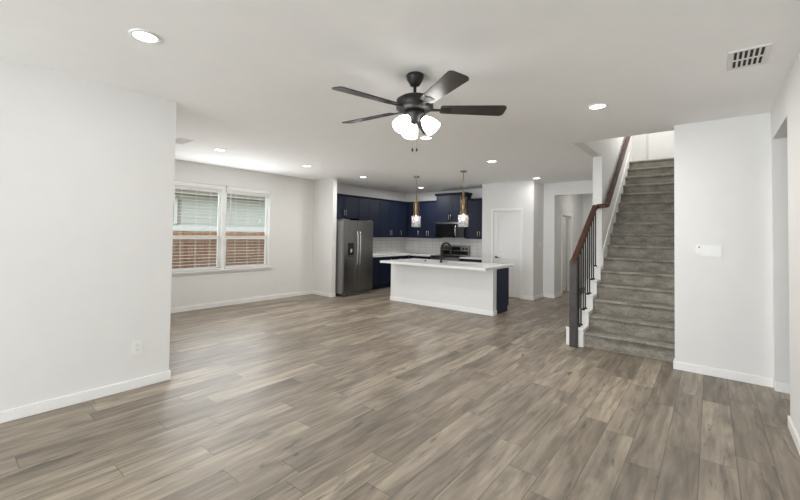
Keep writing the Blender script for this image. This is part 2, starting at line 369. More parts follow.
# right wall, with the cased-less opening next to the corner
OY0, OY1, OZ = 4.377, 5.33, 2.448
struct('wall_right', [(XR, -6.3, 0, XR+.12, OY0, H), (XR, OY0, OZ, XR+.12, OY1, H), (XR, OY1, 0, 2.4, YR+.12, H)], M['wall'])
struct('wall_entry', [(2.3, 2.5, 0, 2.4, OY1, H), (XR+.12, 2.5, 0, 2.3, 2.6, H)], M['wall'])
# rear wall with large assumed windows behind the camera
struct('wall_rear', [(XL, -6.3, 0, -3.85, -6.18, H), (0.15, -6.3, 0, XR, -6.18, H), (-3.85, -6.3, 0, .15, -6.18, .3), (-3.85, -6.3, 2.6, .15, -6.18, H)], M['wall'])

BB, BT = 0.088, 0.014
def base(name, runs):
    b = MB()
    for x0, y0, x1, y1 in runs:
        b.box(x0, y0, 0, x1, y1, BB-.012)
        # thinner moulded top
        if abs(x1-x0) < abs(y1-y0): b.box(x0 if BASEDIR.get((x0, y0)) else x0, y0, BB-.012, x1, y1, BB)
        else: b.box(x0, y0, BB-.012, x1, y1, BB)
    o = b.build(name, M['trim'], bevel=.004); o['kind'] = 'structure'
BASEDIR = {}
base('baseboard_left', [(XL, -6.18, XL+BT, YA+BT), (XW+BT, YA, XL, YA+BT)])
base('baseboard_west', [(XW, YA+BT, XW+BT, 5.99)])
base('baseboard_divider', [(XW+BT, 5.99-BT, -6.629+BT, 5.99), (-6.629, 5.99, -6.629+BT, 6.112)])
base('baseboard_pantry', [(XP, YP-BT, DX0-.065, YP), (DX1+.065, YP-BT, XPE+BT, YP), (XPE, YP, XPE+BT, YO), (XPE+BT, YO-BT, XO+BT, YO), (XO, YO, XO+BT, HD0-.065), (XO, HD1+.065, XO+BT, 12.32), (XO+BT, 12.32-BT, -1.44, 12.32)])
base('baseboard_right_front', [(XR0-BT, YR-BT, XR, YR), (XR0-BT, YR, XR0, YR+.12)])
base('baseboard_right', [(XR-BT, -6.18, XR, OY0+BT), (XR, OY1-BT, 2.3, OY1), (XR, OY0, XR+.12, OY0+BT)])

# pantry door casing + door
def casing(name, x0, x1, z1, y, wd=.062, t=.016):
    struct(name, [(x0-wd, y-t, 0, x0, y, z1+wd), (x1, y-t, 0, x1+wd, y, z1+wd), (x0, y-t, z1, x1, y, z1+wd)], M['trim'], bev=.004)
casing('trim_1', DX0, DX1, DZ, YP)
def panel_door(name, width, height, panels, thick=.035):
    """door in its own frame: x 0..width, y 0..thick, z 0..height; panels list of (z0, z1)"""
    b = MB(); st = .105
    b.box(0, .014, 0, width, thick-.008, height)
    zs = [0] + [z for p in panels for z in p] + [height]
    for s0 in (0, thick-.008):
        e0 = .014 if s0 == 0 else .008; b.box(0, s0, 0, st, s0+e0, height); b.box(width-st, s0, 0, width, s0+e0, height)
        for k in range(0, len(zs), 2): b.box(st, s0, zs[k], width-st, s0+e0, zs[k+1])
        for p0, p1 in panels:
            s1 = s0+.006 if s0 == 0 else s0-.002
            b.box(st+.035, s1, p0+.035, width-st-.035, s1+.010, p1-.035)
    o = b.build(name, M['door'], bevel=.003); return o
d = panel_door('door_1', DX1-DX0-.006, DZ-.012, [(.20, .88), (1.02, 1.93)]); d.location = (DX0+.003, YP+.012, .01); d['kind'] = 'structure'
def lever(parent, x, z, y=-.001, sgn=1):
    b = MB(); b.lathe([(.026, 0), (.026, .01), (.011, .014), (.011, .045)], 18, Tm(x, y, z) @ Rm(R(90), 'X'))
    b.tube([(x, y-.045, z), (x+sgn*.04, y-.05, z), (x+sgn*.10, y-.048, z-.004)], .009)
    b.build('door_handle', M['nickel'] if False else M['darkmetal'], parent)
lever(d, .062, .93)
# hall door: casing and open leaf seen in the study
cw = .062
struct('trim_2', [(XO, HD0-cw, 0, XO+.016, HD0, HDZ+cw), (XO, HD1, 0, XO+.016, HD1+cw, HDZ+cw), (XO, HD0, HDZ, XO+.016, HD1, HDZ+cw)], M['trim'], bev=.004)
d2 = panel_door('door_2', .82, 1.975, [(.20, .88), (1.02, 1.85)]); d2.location = (XO-.125, HD1-.01, .01); d2.rotation_euler = (0, 0, R(172)); d2['kind'] = 'structure'
lever(d2, .76, .93, y=-.001, sgn=-1)
b = MB(); b.lathe([(.026, 0), (.026, .01), (.011, .014), (.011, .045)], 18, Tm(.76, .036, .93) @ Rm(R(-90), 'X')); b.tube([(.76, .081, .93), (.72, .086, .93), (.66, .084, .926)], .009); b.build('door_handle', M['darkmetal'], d2)

# ------------------------------------------------------------------ dining window
def window_unit(name, y0, y1):
    xo, xi = XW-.105, XW-.065; z0, z1 = WZ0+.02, WZ1
    zm = 1.345; fw_ = .026
    b = MB(); b.box(xo, y0, z0, xi, y0+fw_, z1); b.box(xo, y1-fw_, z0, xi, y1, z1); b.box(xo, y0, z1-fw_, xi, y1, z1); b.box(xo, y0, z0, xi, y1, z0+fw_)
    o = b.build(name, M['vinyl']); o['kind'] = 'structure'
    b = MB()
    a, c = y0+fw_, y1-fw_; s = .026
    b.box(xi-.03, a, zm-.03, xi+.004, c, zm+.03); b.box(xi-.03, a, z0+fw_, xi+.004, a+s, zm-.03); b.box(xi-.03, c-s, z0+fw_, xi+.004, c, zm-.03); b.box(xi-.03, a, z0+fw_, xi+.004, c, z0+fw_+.028)
    b.build('lower_sash', M['vinyl'], o)
    b = MB(); b.box(xo+.004, a, zm+.03, xo+.028, a+.022, z1-fw_); b.box(xo+.004, c-.022, zm+.03, xo+.028, c, z1-fw_); b.box(xo+.004, a, z1-fw_-.03, xo+.028, c, z1-fw_); 
    b.build('upper_sash', M['vinyl'], o)
    b = MB(); b.box(xo+.012, a+.022, zm+.03, xo+.016, c-.022, z1-fw_-.03); b.box(xi-.016, a+s, z0+fw_+.028, xi-.012, c-s, zm-.03); b.build('glass_pane', M['glass'], o)
    b = MB(); b.box(xo-.006, a, z0+fw_, xo-.005, c, zm); b.build('insect_screen', M['screen'], o)
    return o
MY = (WY0+WY1)/2
window_unit('window_1', WY0+.015, MY-.035)
window_unit('window_2', MY+.035, WY1-.015)
struct('trim_3', [(XW-.113, MY-.035, WZ0+.02, XW-.02, MY+.035, WZ1), (XW-.113, WY0, WZ0+.02, XW+.004, WY0+.015, WZ1), (XW-.113, WY1-.015, WZ0+.02, XW+.004, WY1, WZ1)], M['trim'])
struct('trim_4', [(XW-.11, WY0-.04, WZ0-.005, XW+.045, WY1+.05, WZ0+.02), (XW, WY0-.02, WZ0-.05, XW+.014, WY1+.03, WZ0-.005)], M['trim'], bev=.003)
def blind(y0, y1, label):
    t = thing('window_blind', label, 'blind', (XW-.03, (y0+y1)/2, WZ0+.03), 'white slatted blinds in the dining window')
    hw = (y1-y0)/2 - .004; top = WZ1-WZ0-.03
    b = MB(); b.box(-.025, -hw, top-.075, .034, hw, top-.004, bev=.003); b.build('headrail', M['slat'], t)
    b = MB(); n = 25
    for k in range(n):
        z = .045 + k*(top-.13)/n
        b.box(-.020, -hw+.004, z, .020, hw-.004, z+.003)
    for k in range(5):      # slack slats lying close under the headrail
        z = top-.076-k*.011; b.box(-.023, -hw+.004, z-.009, .023, hw-.004, z)
    b.build('slats', M['slat'], t)
    b = MB(); b.box(-.024, -hw+.003, .0, .024, hw-.003, .022, bev=.003); b.build('bottom_rail', M['slat'], t)
    b = MB()
    for q in (-.55, .0, .55):
        for xx in (-.023, .023): b.tube([(xx, q*hw, .02), (xx, q*hw, top-.08)], .0016, 6)
    b.build('cords', M['slat'], t)
    b = MB(); b.tube([(.03, -hw+.09, top-.07), (.033, -hw+.085, top-.75)], .005, 8); b.build('tilt_wand', M['slat'], t)
    return t
blind(WY0+.02, MY-.037, 'white slatted blind over the left window sash pair, cut off by the near wall')
blind(MY+.037, WY1-.02, 'white slatted blind over the right half of the dining window')

# ------------------------------------------------------------------ outside the window
struct('ground', [(-22, -12, -.35, XW-.12, 22, -.25)], M['grass'])
t = thing('wooden_fence', 'reddish cedar board fence standing outside the dining window', 'fence', (-9.8, 4.5, -.25))
b = MB(); y = -5.0
while y < 6.5:
    b.box(0, y, 0.02, .02, y+.135, 1.70+.006*math.sin(y*9)); y += .14
b.build('boards', M['fence'], t)
b = MB(); [b.box(.02, -5, z, .06, 6.5, z+.09) for z in (.3, 1.0, 1.45)]; b.build('rails', M['fence'], t)
for k in range(5): MB().box(.02, -5+k*2.4+2.0, 0, .11, -5+k*2.4+2.09, 1.68).build('fence_post', M['fence'], t)
t = thing('neighbour_house', 'pale sided neighbouring house behind the fence, seen through the dining window', 'house', (-12.2, 6, -.25))
b = MB(); z = 0
while z < 2.75:
    b.prism([(-.02, z), (.0, z), (.018, z), (.002, z+.15), (-.02, z+.15)], 'y', -1.16, 9); z += .15
b.box(-3, -7, 0, -.02, 9, 2.85); b.build('siding', M['siding'], t)
b = MB(); b.box(-.05, -7, 1.72, .03, 9, 1.86); b.build('band_board', M['vinyl'], t)
b = MB(); b.box(-.2, -7.2, 2.80, .45, 9.2, 2.86); b.box(.43, -7.2, 2.80, .47, 9.2, 3.0); b.build('soffit', M['soffit'], t)
b = MB(); b.prism([(.5, 2.98), (-4, 4.9), (-4, 4.8), (.5, 2.9)], 'y', -7.3, 9.3); b.build('roof', M['shingle'], t)
b = MB(); b.box(0, -2.5, 1.92, .035, -2.41, 2.66).box(0, -1.29, 1.92, .035, -1.20, 2.66).box(0, -2.41, 2.57, .035, -1.29, 2.66).box(0, -2.41, 1.92, .035, -1.29, 1.99); wf = b.build('window_frame', M['vinyl'], t)
MB().box(-.01, -2.41, 1.99, .02, -1.29, 2.57).build('window_pane', M['nb_glass'], wf)
MB().box(0, -1.195, 1.92, .03, -1.08, 2.66).build('shutter', M['soffit'], t)

# ------------------------------------------------------------------ stairs
NR, RZ, RUN, Y0 = 16, ZC/16, .25, 5.70
b = MB()
poly = []
for k in range(NR):
    y = Y0 + k*RUN; zt = (k+1)*RZ
    poly += [(y, k*RZ), (y, zt-.034), (y-.022, zt-.026), (y-.024, zt-.008), (y-.016, zt)]
poly += [(Y0+NR*RUN, NR*RZ), (Y0+NR*RUN, NR*RZ-.30), (Y0+RUN, 0)]
# build tread by tread (convex pieces)
for k in range(NR):
    y = Y0 + k*RUN; zt = (k+1)*RZ; y2 = y+RUN+.02 if k < NR-1 else y+.3
    z0 = max(0, (k-1)*RZ)
    b.prism([(y, z0), (y, zt-.046), (y-.020, zt-.042), (y-.032, zt-.024), (y-.029, zt-.009), (y-.016, zt), (y2, zt), (y2, z0)], 'x', SX0+.017, SX1-.002)
st = b.build('staircase_carpet', M['carpet']); st.name = 'staircase'
tag(st, 'straight staircase of sixteen steps covered in grey brown carpet', 'stairs')
# stepped knee wall below the railing
b = MB()
for k in range(5):
    y = Y0-.035 + k*RUN; zt = (k+1)*RZ+.050; y2 = min(y+RUN, 6.85)
    b.box(-1.44, y, 0, SX0+.016, y2+.0005, zt-.016)
o = b.build('wall_stair_step', M['trim']); o['kind'] = 'structure'
b = MB()
for k in range(5):
    y = Y0-.035 + k*RUN; zt = (k+1)*RZ+.050; y2 = min(y+RUN, 6.85)
    b.box(-1.448, y-.010, zt-.016, SX0+.022, y2-.012, zt)
o = b.build('trim_5', M['trim'], bevel=.003); o['kind'] = 'structure'
# front pilaster behind the newel post
struct('trim_6', [(-1.505, 5.635, 0, SX0+.012, 5.6645, .215), (-1.512, 5.628, .215, SX0+.016, 5.6645, .235)], M['trim'], bev=.002)
# skirt board on the stair walls
def zn(y): return RZ + (y-Y0)/RUN*RZ
b = MB(); ya, yb = 6.862, 9.50
b.prism([(ya, zn(ya)-.2), (ya, zn(ya)+.17), (yb, zn(yb)+.17), (yb, ZC-.05)], 'x', SX0, SX0+.0165); 
b.prism([(yb, ZC), (yb, ZC+.12), (9.75, ZC+.09), (9.75, ZC)], 'x', SX0, SX0+.0165)
o = b.build('trim_7', M['trim']); o['kind'] = 'structure'
# railing
t = thing('stair_railing', 'brown wooden handrail with dark newel post and thin black balusters along the stairs', 'railing', (-1.40, 5.59, 0))
def L_(p): return (p[0]+1.40, p[1]-5.59, p[2])
NZ = 1.145
b = MB(); b.box(-.045, -.045, 0, .045, .045, NZ, bev=.004); b.build('newel_post', M['newel'], t)
pa = (-1.395, 5.60, 1.165); pb = (-1.385, 6.775, 1.945); pc = (-1.235, 6.80, 1.952); pd = (-1.245, 9.5, 1.952+(9.5-6.9)*.745)
p2 = (-1.235, 6.93, 1.965)
b = MB(); b.sweep_rect([L_(p) for p in ((-1.40, 5.545, 1.13), pa, (-1.388, 6.72, 1.925), (-1.36, 6.80, 1.945), (-1.262, 6.80, 1.950), (-1.25, 6.90, 1.975), pd)], .072, .070); b.build('handrail', M['rail'], t)
for y in (7.3, 8.6):
    z = 1.975+(y-6.9)*.745
    MB().tube([L_(p) for p in ((-1.31, y, z-.09), (-1.27, y, z-.085), (-1.24, y, z-.03))], .008).build('wall_bracket', M['darkmetal'], t)
def railz(y): return 1.165 + (y-5.60)/(6.72-5.60)*(1.925-1.165) - .03
bal = []
for k in range(5):
    zt = (k+1)*RZ+.050
    for q in ((.085, .205) if k else (.10, .215)):
        y = Y0-.035+k*RUN+q-.02
        if y > 6.80: continue
        b = MB(); zb = railz(min(y, 6.78))
        b.box(-.008, -.008, zt, .008, .008, zb)
        x = -1.375
        o = b.build('baluster', M['iron'], t); o.location = L_((x, y, 0))
        b = MB(); b.lathe([(.024, zt), (.024, zt+.012), (.013, zt+.024), (.0085, zt+.026)], 12); b.build('baluster_shoe', M['iron'], o)

# ------------------------------------------------------------------ cabinets
def shaker(parent, w, h, x, z, y, handle=None, hz='low', name='cabinet_door', hname='handle', rail=.055):
    """front facing -y in local frame at plane y; handle: 'L' / 'R' side or 'C'"""
    b = MB(); g = .004
    b.box(x+g, y-.012, z+g, x+w-g, y, z+h-g)
    b.box(x+g, y-.020, z+g, x+g+rail, y-.012, z+h-g); b.box(x+w-g-rail, y-.020, z+g, x+w-g, y-.012, z+h-g)
    b.box(x+g+rail, y-.020, z+g, x+w-g-rail, y-.012, z+g+rail); b.box(x+g+rail, y-.020, z+h-g-rail, x+w-g-rail, y-.012, z+h-g)
    o = b.build(name, M['navy'], parent, bevel=.0015)
    if handle:
        L = .14
        if handle == 'C':
            zc = z+h-.07 if h > .3 else z+h/2
            pts = [(x+w/2-L/2, y-.045, zc), (x+w/2+L/2, y-.045, zc)]
            posts = [(x+w/2-L/2+.02, zc), (x+w/2+L/2-.02, zc)]
        else:
            xx = x+.032 if handle == 'L' else x+w-.032
            z0 = z+.06 if hz == 'low' else z+h-.06-L
            pts = [(xx, y-.045, z0), (xx, y-.045, z0+L)]; posts = [(xx, z0+.02), (xx, z0+L-.02)]
        b = MB(); b.tube(pts, .0075, 8)
        for px, pz in posts: b.tube([(px, y-.02, pz), (px, y-.045, pz)], .005, 8)
        b.build(hname, M['nickel'], o)
    return o
def cabinet(name, label, loc, rz, w, d, z0, z1, doors, crown=0.0, kick=False, drawer=False, group=None, cw2=0, side_over=(.0, .0)):
    """local: x 0..w along front, y 0 (front) .. d (back); front faces -y"""
    t = thing(name, label, 'cabinet', (loc[0], loc[1], 0), group, rz)
    b = MB()
    if kick: b.box(.001, .06, 0.001, w-.001, d-.002, .10); b.box(.001, .021, .10, w-.001, d-.002, z1)
    else: b.box(.001, .021, z0, w-.001, d-.002, z1)
    b.build('body', M['navy'], t)
    zt = z1-.005; zb = (z0+.005 if not kick else .105)
    n = len(doors)
    xx = 0
    hz = 'high' if kick else 'low'
    if drawer:
        dh = .16
        shaker(t, w, dh, 0, zt-dh, .021, 'C', name='drawer', rail=.035)
        zt2 = zt-dh
    else: zt2 = zt
    for dw, hd in doors:
        shaker(t, dw, zt2-zb, xx, zb, .021, hd, hz); xx += dw
    if crown:
        a, c = side_over
        b = MB(); b.prism([(.0, z1-.004), (-.012, z1+.01), (-.03, z1+crown), (d-.005, z1+crown), (d-.005, z1-.004)], 'x', .001-a, w-.001+c); b.build('crown_moulding', M['navy'], t)
    return t
# --- west run, fronts face +x : local x -> +y, local -y -> +x  => rotation +90
def west(name, label, y0, w, d, *a, **k): return cabinet(name, label, (XW+d, y0), R(90), w, d, *a, **k)
UZ0, UZ1 = 1.365, 2.39
hw = .5175
west('wall_cabinet', 'short navy wall cabinet with two doors above the steel refrigerator', 6.20, 1.035, .33, 1.84, UZ1, [(.515, 'R'), (.52, 'L')], crown=.045, group='navy wall cabinets')
west('wall_cabinet', 'navy wall cabinet just right of the refrigerator top, on the left wall', 7.235, .857, .33, UZ0, UZ1, [(.4285, 'R'), (.4285, 'L')], crown=.045, group='navy wall cabinets')
west('wall_cabinet', 'navy double wall cabinet on the left wall nearest the kitchen corner', 8.092, .878, .33, UZ0, UZ1, [(.439, 'R'), (.439, 'L')], crown=.045, group='navy wall cabinets')
west('wall_cabinet', 'narrow navy corner wall cabinet where the two kitchen walls meet', 8.97, YK-8.97-.002, .33, UZ0, UZ1, [(.345, 'L')], crown=.045, group='navy wall cabinets')
# --- back run, fronts face -y
def back(name, label, x0, w, d, *a, **k): return cabinet(name, label, (x0, YK-d), 0, w, d, *a, **k)
back('wall_cabinet', 'single door navy wall cabinet on the back wall beside the corner', -6.955, .415, .33, UZ0, UZ1, [(.415, 'R')], crown=.045, group='navy wall cabinets')
back('wall_cabinet', 'navy double wall cabinet on the back wall left of the microwave', -6.54, .60, .33, UZ0, UZ1, [(.30, 'R'), (.30, 'L')], crown=.045, group='navy wall cabinets')
back('wall_cabinet', 'raised navy wall cabinet with crown moulding above the microwave', -5.94, .90, .37, 1.815, 2.56, [(.45, 'R'), (.45, 'L')], crown=.06, group='navy wall cabinets', side_over=(.035, .035))
back('wall_cabinet', 'navy double wall cabinet between the microwave and the pantry wall', -5.04, .674, .33, UZ0, UZ1, [(.40, 'R'), (.274, 'L')], crown=.045, group='navy wall cabinets')
CT = .885; BZ = .848
west('base_cabinet', 'navy base cabinet standing directly beside the refrigerator', 7.36, .88, .61, 0, BZ, [(.44, 'L'), (.44, 'R')], kick=True, group='navy base cabinets')
west('base_cabinet', 'navy base cabinet on the left wall between refrigerator side and corner', 8.24, .77, .61, 0, BZ, [(.77, 'R')], kick=True, drawer=True, group='navy base cabinets')
back('base_cabinet', 'navy base cabinet on the back wall left of the range', -6.67, .73, .61, 0, BZ, [(.365, 'R'), (.365, 'L')], kick=True, drawer=True, group='navy base cabinets')
back('base_cabinet', 'navy base cabinet between the range and the pantry wall', -5.04, .674, .61, 0, BZ, [(.337, 'R'), (.337, 'L')], kick=True, drawer=True, group='navy base cabinets')
b = MB(); b.box(XW+.010, 7.36, BZ, XW+.64, YK-.64, CT); b.box(XW+.010, YK-.64, BZ, -5.945, YK-.010, CT)
tag(b.build('countertop', M['quartz'], bevel=.003), 'white worktop turning the corner between refrigerator and range', 'countertop')
b = MB(); b.box(-5.035, YK-.64, BZ, XP-.002, YK-.010, CT)
tag(b.build('countertop', M['quartz'], bevel=.003), 'short white worktop between the range and the pantry wall', 'countertop')
struct('trim_8', [(XW, 7.30, CT, XW+.008, YK, UZ0), (XW+.008, YK-.008, CT, XP, YK, UZ0+.02)], M['tile'])

# outlets and switches -------------------------------------------------
def plate(name, label, cat, loc, rz, kind='outlet', gangs=1, group=None):
    """front faces local -y; plate back on y=0"""
    t = thing(name, label, cat, loc, group, rz); wd = .080 + (gangs-1)*.050; h = .122
    MB().box(-wd/2, -.006, -h/2, wd/2, 0, h/2, bev=.002).build('cover_plate', M['plate'], t)
    for g in range(gangs):
        x = (g-(gangs-1)/2)*.050
        if kind == 'outlet':
            for z in (-.022, .022):
                o = MB().box(x-.016, -.009, z-.014, x+.016, -.006, z+.014, bev=.001).build('socket', M['plate'], t)
                b = MB(); b.box(x-.008, -.0095, z-.003, x-.006, -.009, z+.008); b.box(x+.006, -.0095, z-.003, x+.008, -.009, z+.008); b.box(x-.002, -.0095, z-.010, x+.002, -.009, z-.006); b.build('slots', M['slotgrey'], o)
        else:
            MB().box(x-.016, -.010, -.033, x+.016, -.006, .033, bev=.001).build('rocker', M['plate'], t)
    return t
plate('wall_outlet', 'white duplex outlet low on the large left wall', 'outlet', (XL, 1.288, .375), R(90))
plate('wall_outlet', 'white duplex outlet low on the wall right of the dining window', 'outlet', (XW, 5.01, .35), R(90))
plate('light_switch', 'white single rocker switch on the grey side wall near the pantry', 'switch', (XPE, 9.36, 1.25), R(90), 'switch')
plate('light_switch', 'white three gang switch plate on the wall right of the stairs', 'switch', (.0, YR, 1.33), 0, 'switch', 3)
t = thing('thermostat_sensor', 'small white wall sensor with dark lens left of the switch plate', 'sensor', (-.105, YR, 1.345))
MB().box(-.022, -.012, -.05, .022, 0, .05, bev=.003).build('housing', M['plate'], t)
MB().lathe([(.007, 0), (.007, .004)], 12, Tm(.008, -.012, .022) @ Rm(R(90), 'X')).build('dark_lens', M['black'], t)

# ------------------------------------------------------------------ refrigerator
FX, FY0, FY1, FH = -6.45, 6.20, 7.20, 1.775
t = thing('refrigerator', 'stainless side by side refrigerator with ice dispenser, standing against the left kitchen wall', 'refrigerator', (FX, FY0, 0), None, R(90))
W_ = FY1-FY0
MB().box(.01, .075, .05, W_-.01, .80, FH-.02, bev=.006).build('body', M['fridge_side'], t)
sp_ = .43
dl = MB().box(.0, 0, .10, sp_-.004, .068, FH, bev=.010).build('freezer_door', M['steel'], t)
dr = MB().box(sp_+.004, 0, .10, W_, .068, FH, bev=.010).build('fridge_door', M['steel'], t)
for xh, p in ((sp_-.045, dl), (sp_+.045, dr)):
    b = MB(); b.tube([(xh, .0, .70), (xh, -.035, .72), (xh, -.060, .80), (xh, -.068, 1.1), (xh, -.060, 1.42), (xh, -.035, 1.50), (xh, .0, 1.52)], .014, 12); b.build('door_handle', M['steel2'], p)
disp = MB().box(.12, -.006, .92, .31, .0, 1.24, bev=.003).build('dispenser', M['black'], dl)
b = MB(); b.box(.14, -.009, 1.17, .29, -.006, 1.22); b.build('control_panel', M['display'], disp)
b = MB(); b.box(.185, -.020, 1.02, .245, -.006, 1.10, bev=.004); b.build('dispenser_paddle', M['steel2'], disp)
MB().box(.14, -.014, .935, .29, -.006, .95).build('drip_tray', M['steel'], disp)
MB().box(.01, .03, .015, W_-.01, .075, .095).build('kick_grille', M['slotgrey'], t)
for x in (.05, W_-.05): MB().box(x-.03, .01, .0, x+.03, .07, .055, bev=.006).build('foot', M['steel'], t)
for x in (.06, W_-.06): MB().box(x-.04, .02, FH, x+.04, .14, FH+.016, bev=.004).build('hinge_cover', M['fridge_side'], t)
MB().box(W_-.10, -.002, FH-.085, W_-.06, .0, FH-.070).build('badge', M['steel2'], dr)

# ------------------------------------------------------------------ microwave
t = thing('microwave', 'black and stainless microwave mounted under the raised cabinet, over the range', 'microwave', (-5.935, YK-.40, 0))
w_ = .89
MB().box(0, .03, 1.385, w_, .398, 1.812, bev=.003).build('body', M['steel'], t)
dm = MB().box(0, 0, 1.395, w_*.74, .03, 1.765, bev=.003).build('oven_door', M['blackglass'], t)
MB().box(0, -.003, 1.766, w_, .03, 1.812).build('vent_strip', M['steel2'], t)
MB().box(0, .0, 1.385, w_, .03, 1.394).build('bottom_trim', M['steel'], t)
cp = MB().box(w_*.745, 0, 1.395, w_, .03, 1.765, bev=.002).build('control_panel', M['black'], t)
b = MB(); xh = w_*.735; b.tube([(xh, 0, 1.43), (xh, -.03, 1.44), (xh, -.045, 1.50), (xh, -.05, 1.58), (xh, -.045, 1.67), (xh, -.03, 1.72), (xh, 0, 1.73)], .013, 12); b.build('door_handle', M['steel2'], dm)
# ------------------------------------------------------------------ range
t = thing('kitchen_range', 'stainless electric range with black glass cooktop behind the island', 'range', (-5.935, YK-.665, 0))
MB().box(0, .03, .05, w_, .645, .865).build('body', M['steel'], t)
MB().box(0.0, .0, .865, w_, .645, .895, bev=.004).build('cooktop', M['blackglass'], t)
od = MB().box(.01, .0, .26, w_-.01, .03, .80, bev=.004).build('oven_door', M['steel'], t)
MB().box(.12, -.003, .38, w_-.12, .0, .66).build('oven_window', M['blackglass'], od)
MB().tube([(.08, 0, .74), (.08, -.045, .745), (w_-.08, -.045, .745), (w_-.08, 0, .74)], .012, 10).build('door_handle', M['steel2'], od)
MB().box(.01, .0, .06, w_-.01, .03, .245, bev=.004).build('storage_drawer', M['steel'], t)
bgd = MB().prism([(.555, .895), (.58, 1.165), (.63, 1.175), (.645, .895)], 'x', 0, w_).build('backguard', M['steel'], t)
mm = Tm(0, .555, .895) @ Rm(R(-5.3), 'X')
MB().box(.03, -.004, .02, w_-.03, .002, .12).xf(mm).build('lower_black_panel', M['blackglass'], bgd)
MB().box(.27, -.005, .14, .62, .002, .235).xf(mm).build('display', M['blackglass'], bgd)
for x in (.07, .17, .72, .82):
    MB().lathe([(.026, 0), (.023, .025), (.0, .026)], 16, mm @ Tm(x, -.003, .19) @ Rm(R(90), 'X')).build('knob', M['black'], bgd)
for x, y, r_ in ((.22, .15, .10), (.66, .15, .08), (.22, .40, .08), (.66, .40, .10)):
    MB().lathe([(r_, .8951), (r_, .8956), (r_-.005, .8956), (r_-.005, .8951)], 32, Tm(x, y, 0), caps=False).build('burner_ring', M['slotgrey'], t)

# ------------------------------------------------------------------ island
IX0, IX1, IY0, IY1, IZ = -5.43, -3.03, 6.665, 7.42, .852
t = thing('kitchen_island', 'white fronted kitchen island with navy end cabinet in the middle of the kitchen', 'kitchen island', ((IX0+IX1)/2, (IY0+IY1)/2, 0))
ox, oy = -(IX0+IX1)/2, -(IY0+IY1)/2
def I(b): return b.xf(Tm(ox, oy, 0))
I(MB().box(IX0, IY0, 0, IX1, IY0+.15, IZ)).build('knee_wall', M['wall'], t)
I(MB().box(IX0-BT, IY0-BT, 0, IX1+BT, IY0, BB).box(IX0-BT, IY0, 0, IX0, IY0+.15, BB).box(IX1, IY0, 0, IX1+BT, IY0+.15, BB)).build('base_trim', M['trim'], t, bevel=.004)
I(MB().box(IX0+.01, IY0+.15, .10, IX1-.02, IY1-.02, IZ).box(IX0+.01, IY0+.15, 0, IX1-.02, IY1-.08, .10)).build('cabinet_body', M['navy'], t)
I(MB().box(IX1-.02, IY0+.15, .10, IX1-.008, IY1-.02, IZ-.001).box(IX1-.02, IY0+.15, 0.0, IX1-.008, IY1-.08, .10)).build('end_panel', M['navy_in'], t)
wd_ = (IX1-IX0-.03)/4
for k in range(4):
    b = MB(); x = IX0+.01+k*wd_
    b.box(x+.003, IY1-.02, .11, x+wd_-.003, IY1-.002, .665); I(b); o = b.build('cabinet_door', M['navy'], t, bevel=.002)
    b = MB().tube([(x+.05, IY1+.03, .5), (x+.05, IY1+.03, .64)], .006, 8); I(b).build('handle', M['nickel'], o)
    b = MB().box(x+.003, IY1-.02, .675, x+wd_-.003, IY1-.002, IZ-.006); I(b); o = b.build('drawer', M['navy'], t, bevel=.002)
    b = MB().tube([(x+wd_/2-.07, IY1+.03, .76), (x+wd_/2+.07, IY1+.03, .76)], .006, 8); I(b).build('handle', M['nickel'], o)
TX0, TX1, TY0, TY1, TZ = -5.37, -2.97, 6.22, 7.46, .896
KX0, KX1, KY0, KY1 = -4.36, -3.62, 6.92, 7.28
b = MB(); b.box(TX0, TY0, IZ, TX1, KY0, TZ).box(TX0, KY1, IZ, TX1, TY1, TZ).box(TX0, KY0, IZ, KX0, KY1, TZ).box(KX1, KY0, IZ, TX1, KY1, TZ)
tag(b.build('island_countertop', M['quartz']), 'long white quartz worktop overhanging the kitchen island', 'countertop')
t = thing('sink', 'stainless undermount sink set in the island worktop', 'sink', ((KX0+KX1)/2, (KY0+KY1)/2, IZ-.2))
hx, hy = (KX1-KX0)/2, (KY1-KY0)/2
b = MB(); b.box(-hx, -hy, .0, hx, hy, .008).box(-hx, -hy, .008, -hx+.006, hy, .199).box(hx-.006, -hy, .008, hx, hy, .199).box(-hx, -hy, .008, hx, -hy+.006, .199).box(-hx, hy-.006, .008, hx, hy, .199); b.build('basin', M['sink'], t)
MB().lathe([(.04, .008), (.04, .011), (.0, .011)], 20).build('drain', M['steel2'], t)
t = thing('kitchen_faucet', 'black gooseneck faucet on the island worktop', 'faucet', (-4.22, 6.80, TZ))
b = MB(); pts = [(0, 0, .0), (0, 0, .16), (0, 0, .29)]
for k in range(1, 10):
    a = math.pi*k/9; pts.append((0.10*(1-math.cos(a))*.72, .10*(1-math.cos(a))*.69, .29+.11*math.sin(a)))
pts.append((pts[-1][0], pts[-1][1], .23))
b.tube(pts, .019, 12); b.build('spout', M['black'], t)
MB().lathe([(.030, 0), (.030, .012), (.021, .02), (.021, .10), (.014, .11)], 20).build('base', M['black'], t)
MB().lathe([(.017, 0), (.020, .09), (.017, .10)], 16, Tm(pts[-1][0], pts[-1][1], .14)).build('spray_head', M['black'], t)
MB().tube([(.02, -.01, .07), (.06, -.03, .085), (.10, -.05, .12)], .007, 8).build('handle', M['black'], t)
t = thing('soap_dispenser', 'small dark dispenser button beside the island faucet', 'soap dispenser', (-4.62, 6.82, TZ))
MB().lathe([(.02, 0), (.02, .008), (.012, .012), (.012, .028), (0, .03)], 16).build('button', M['black'], t)

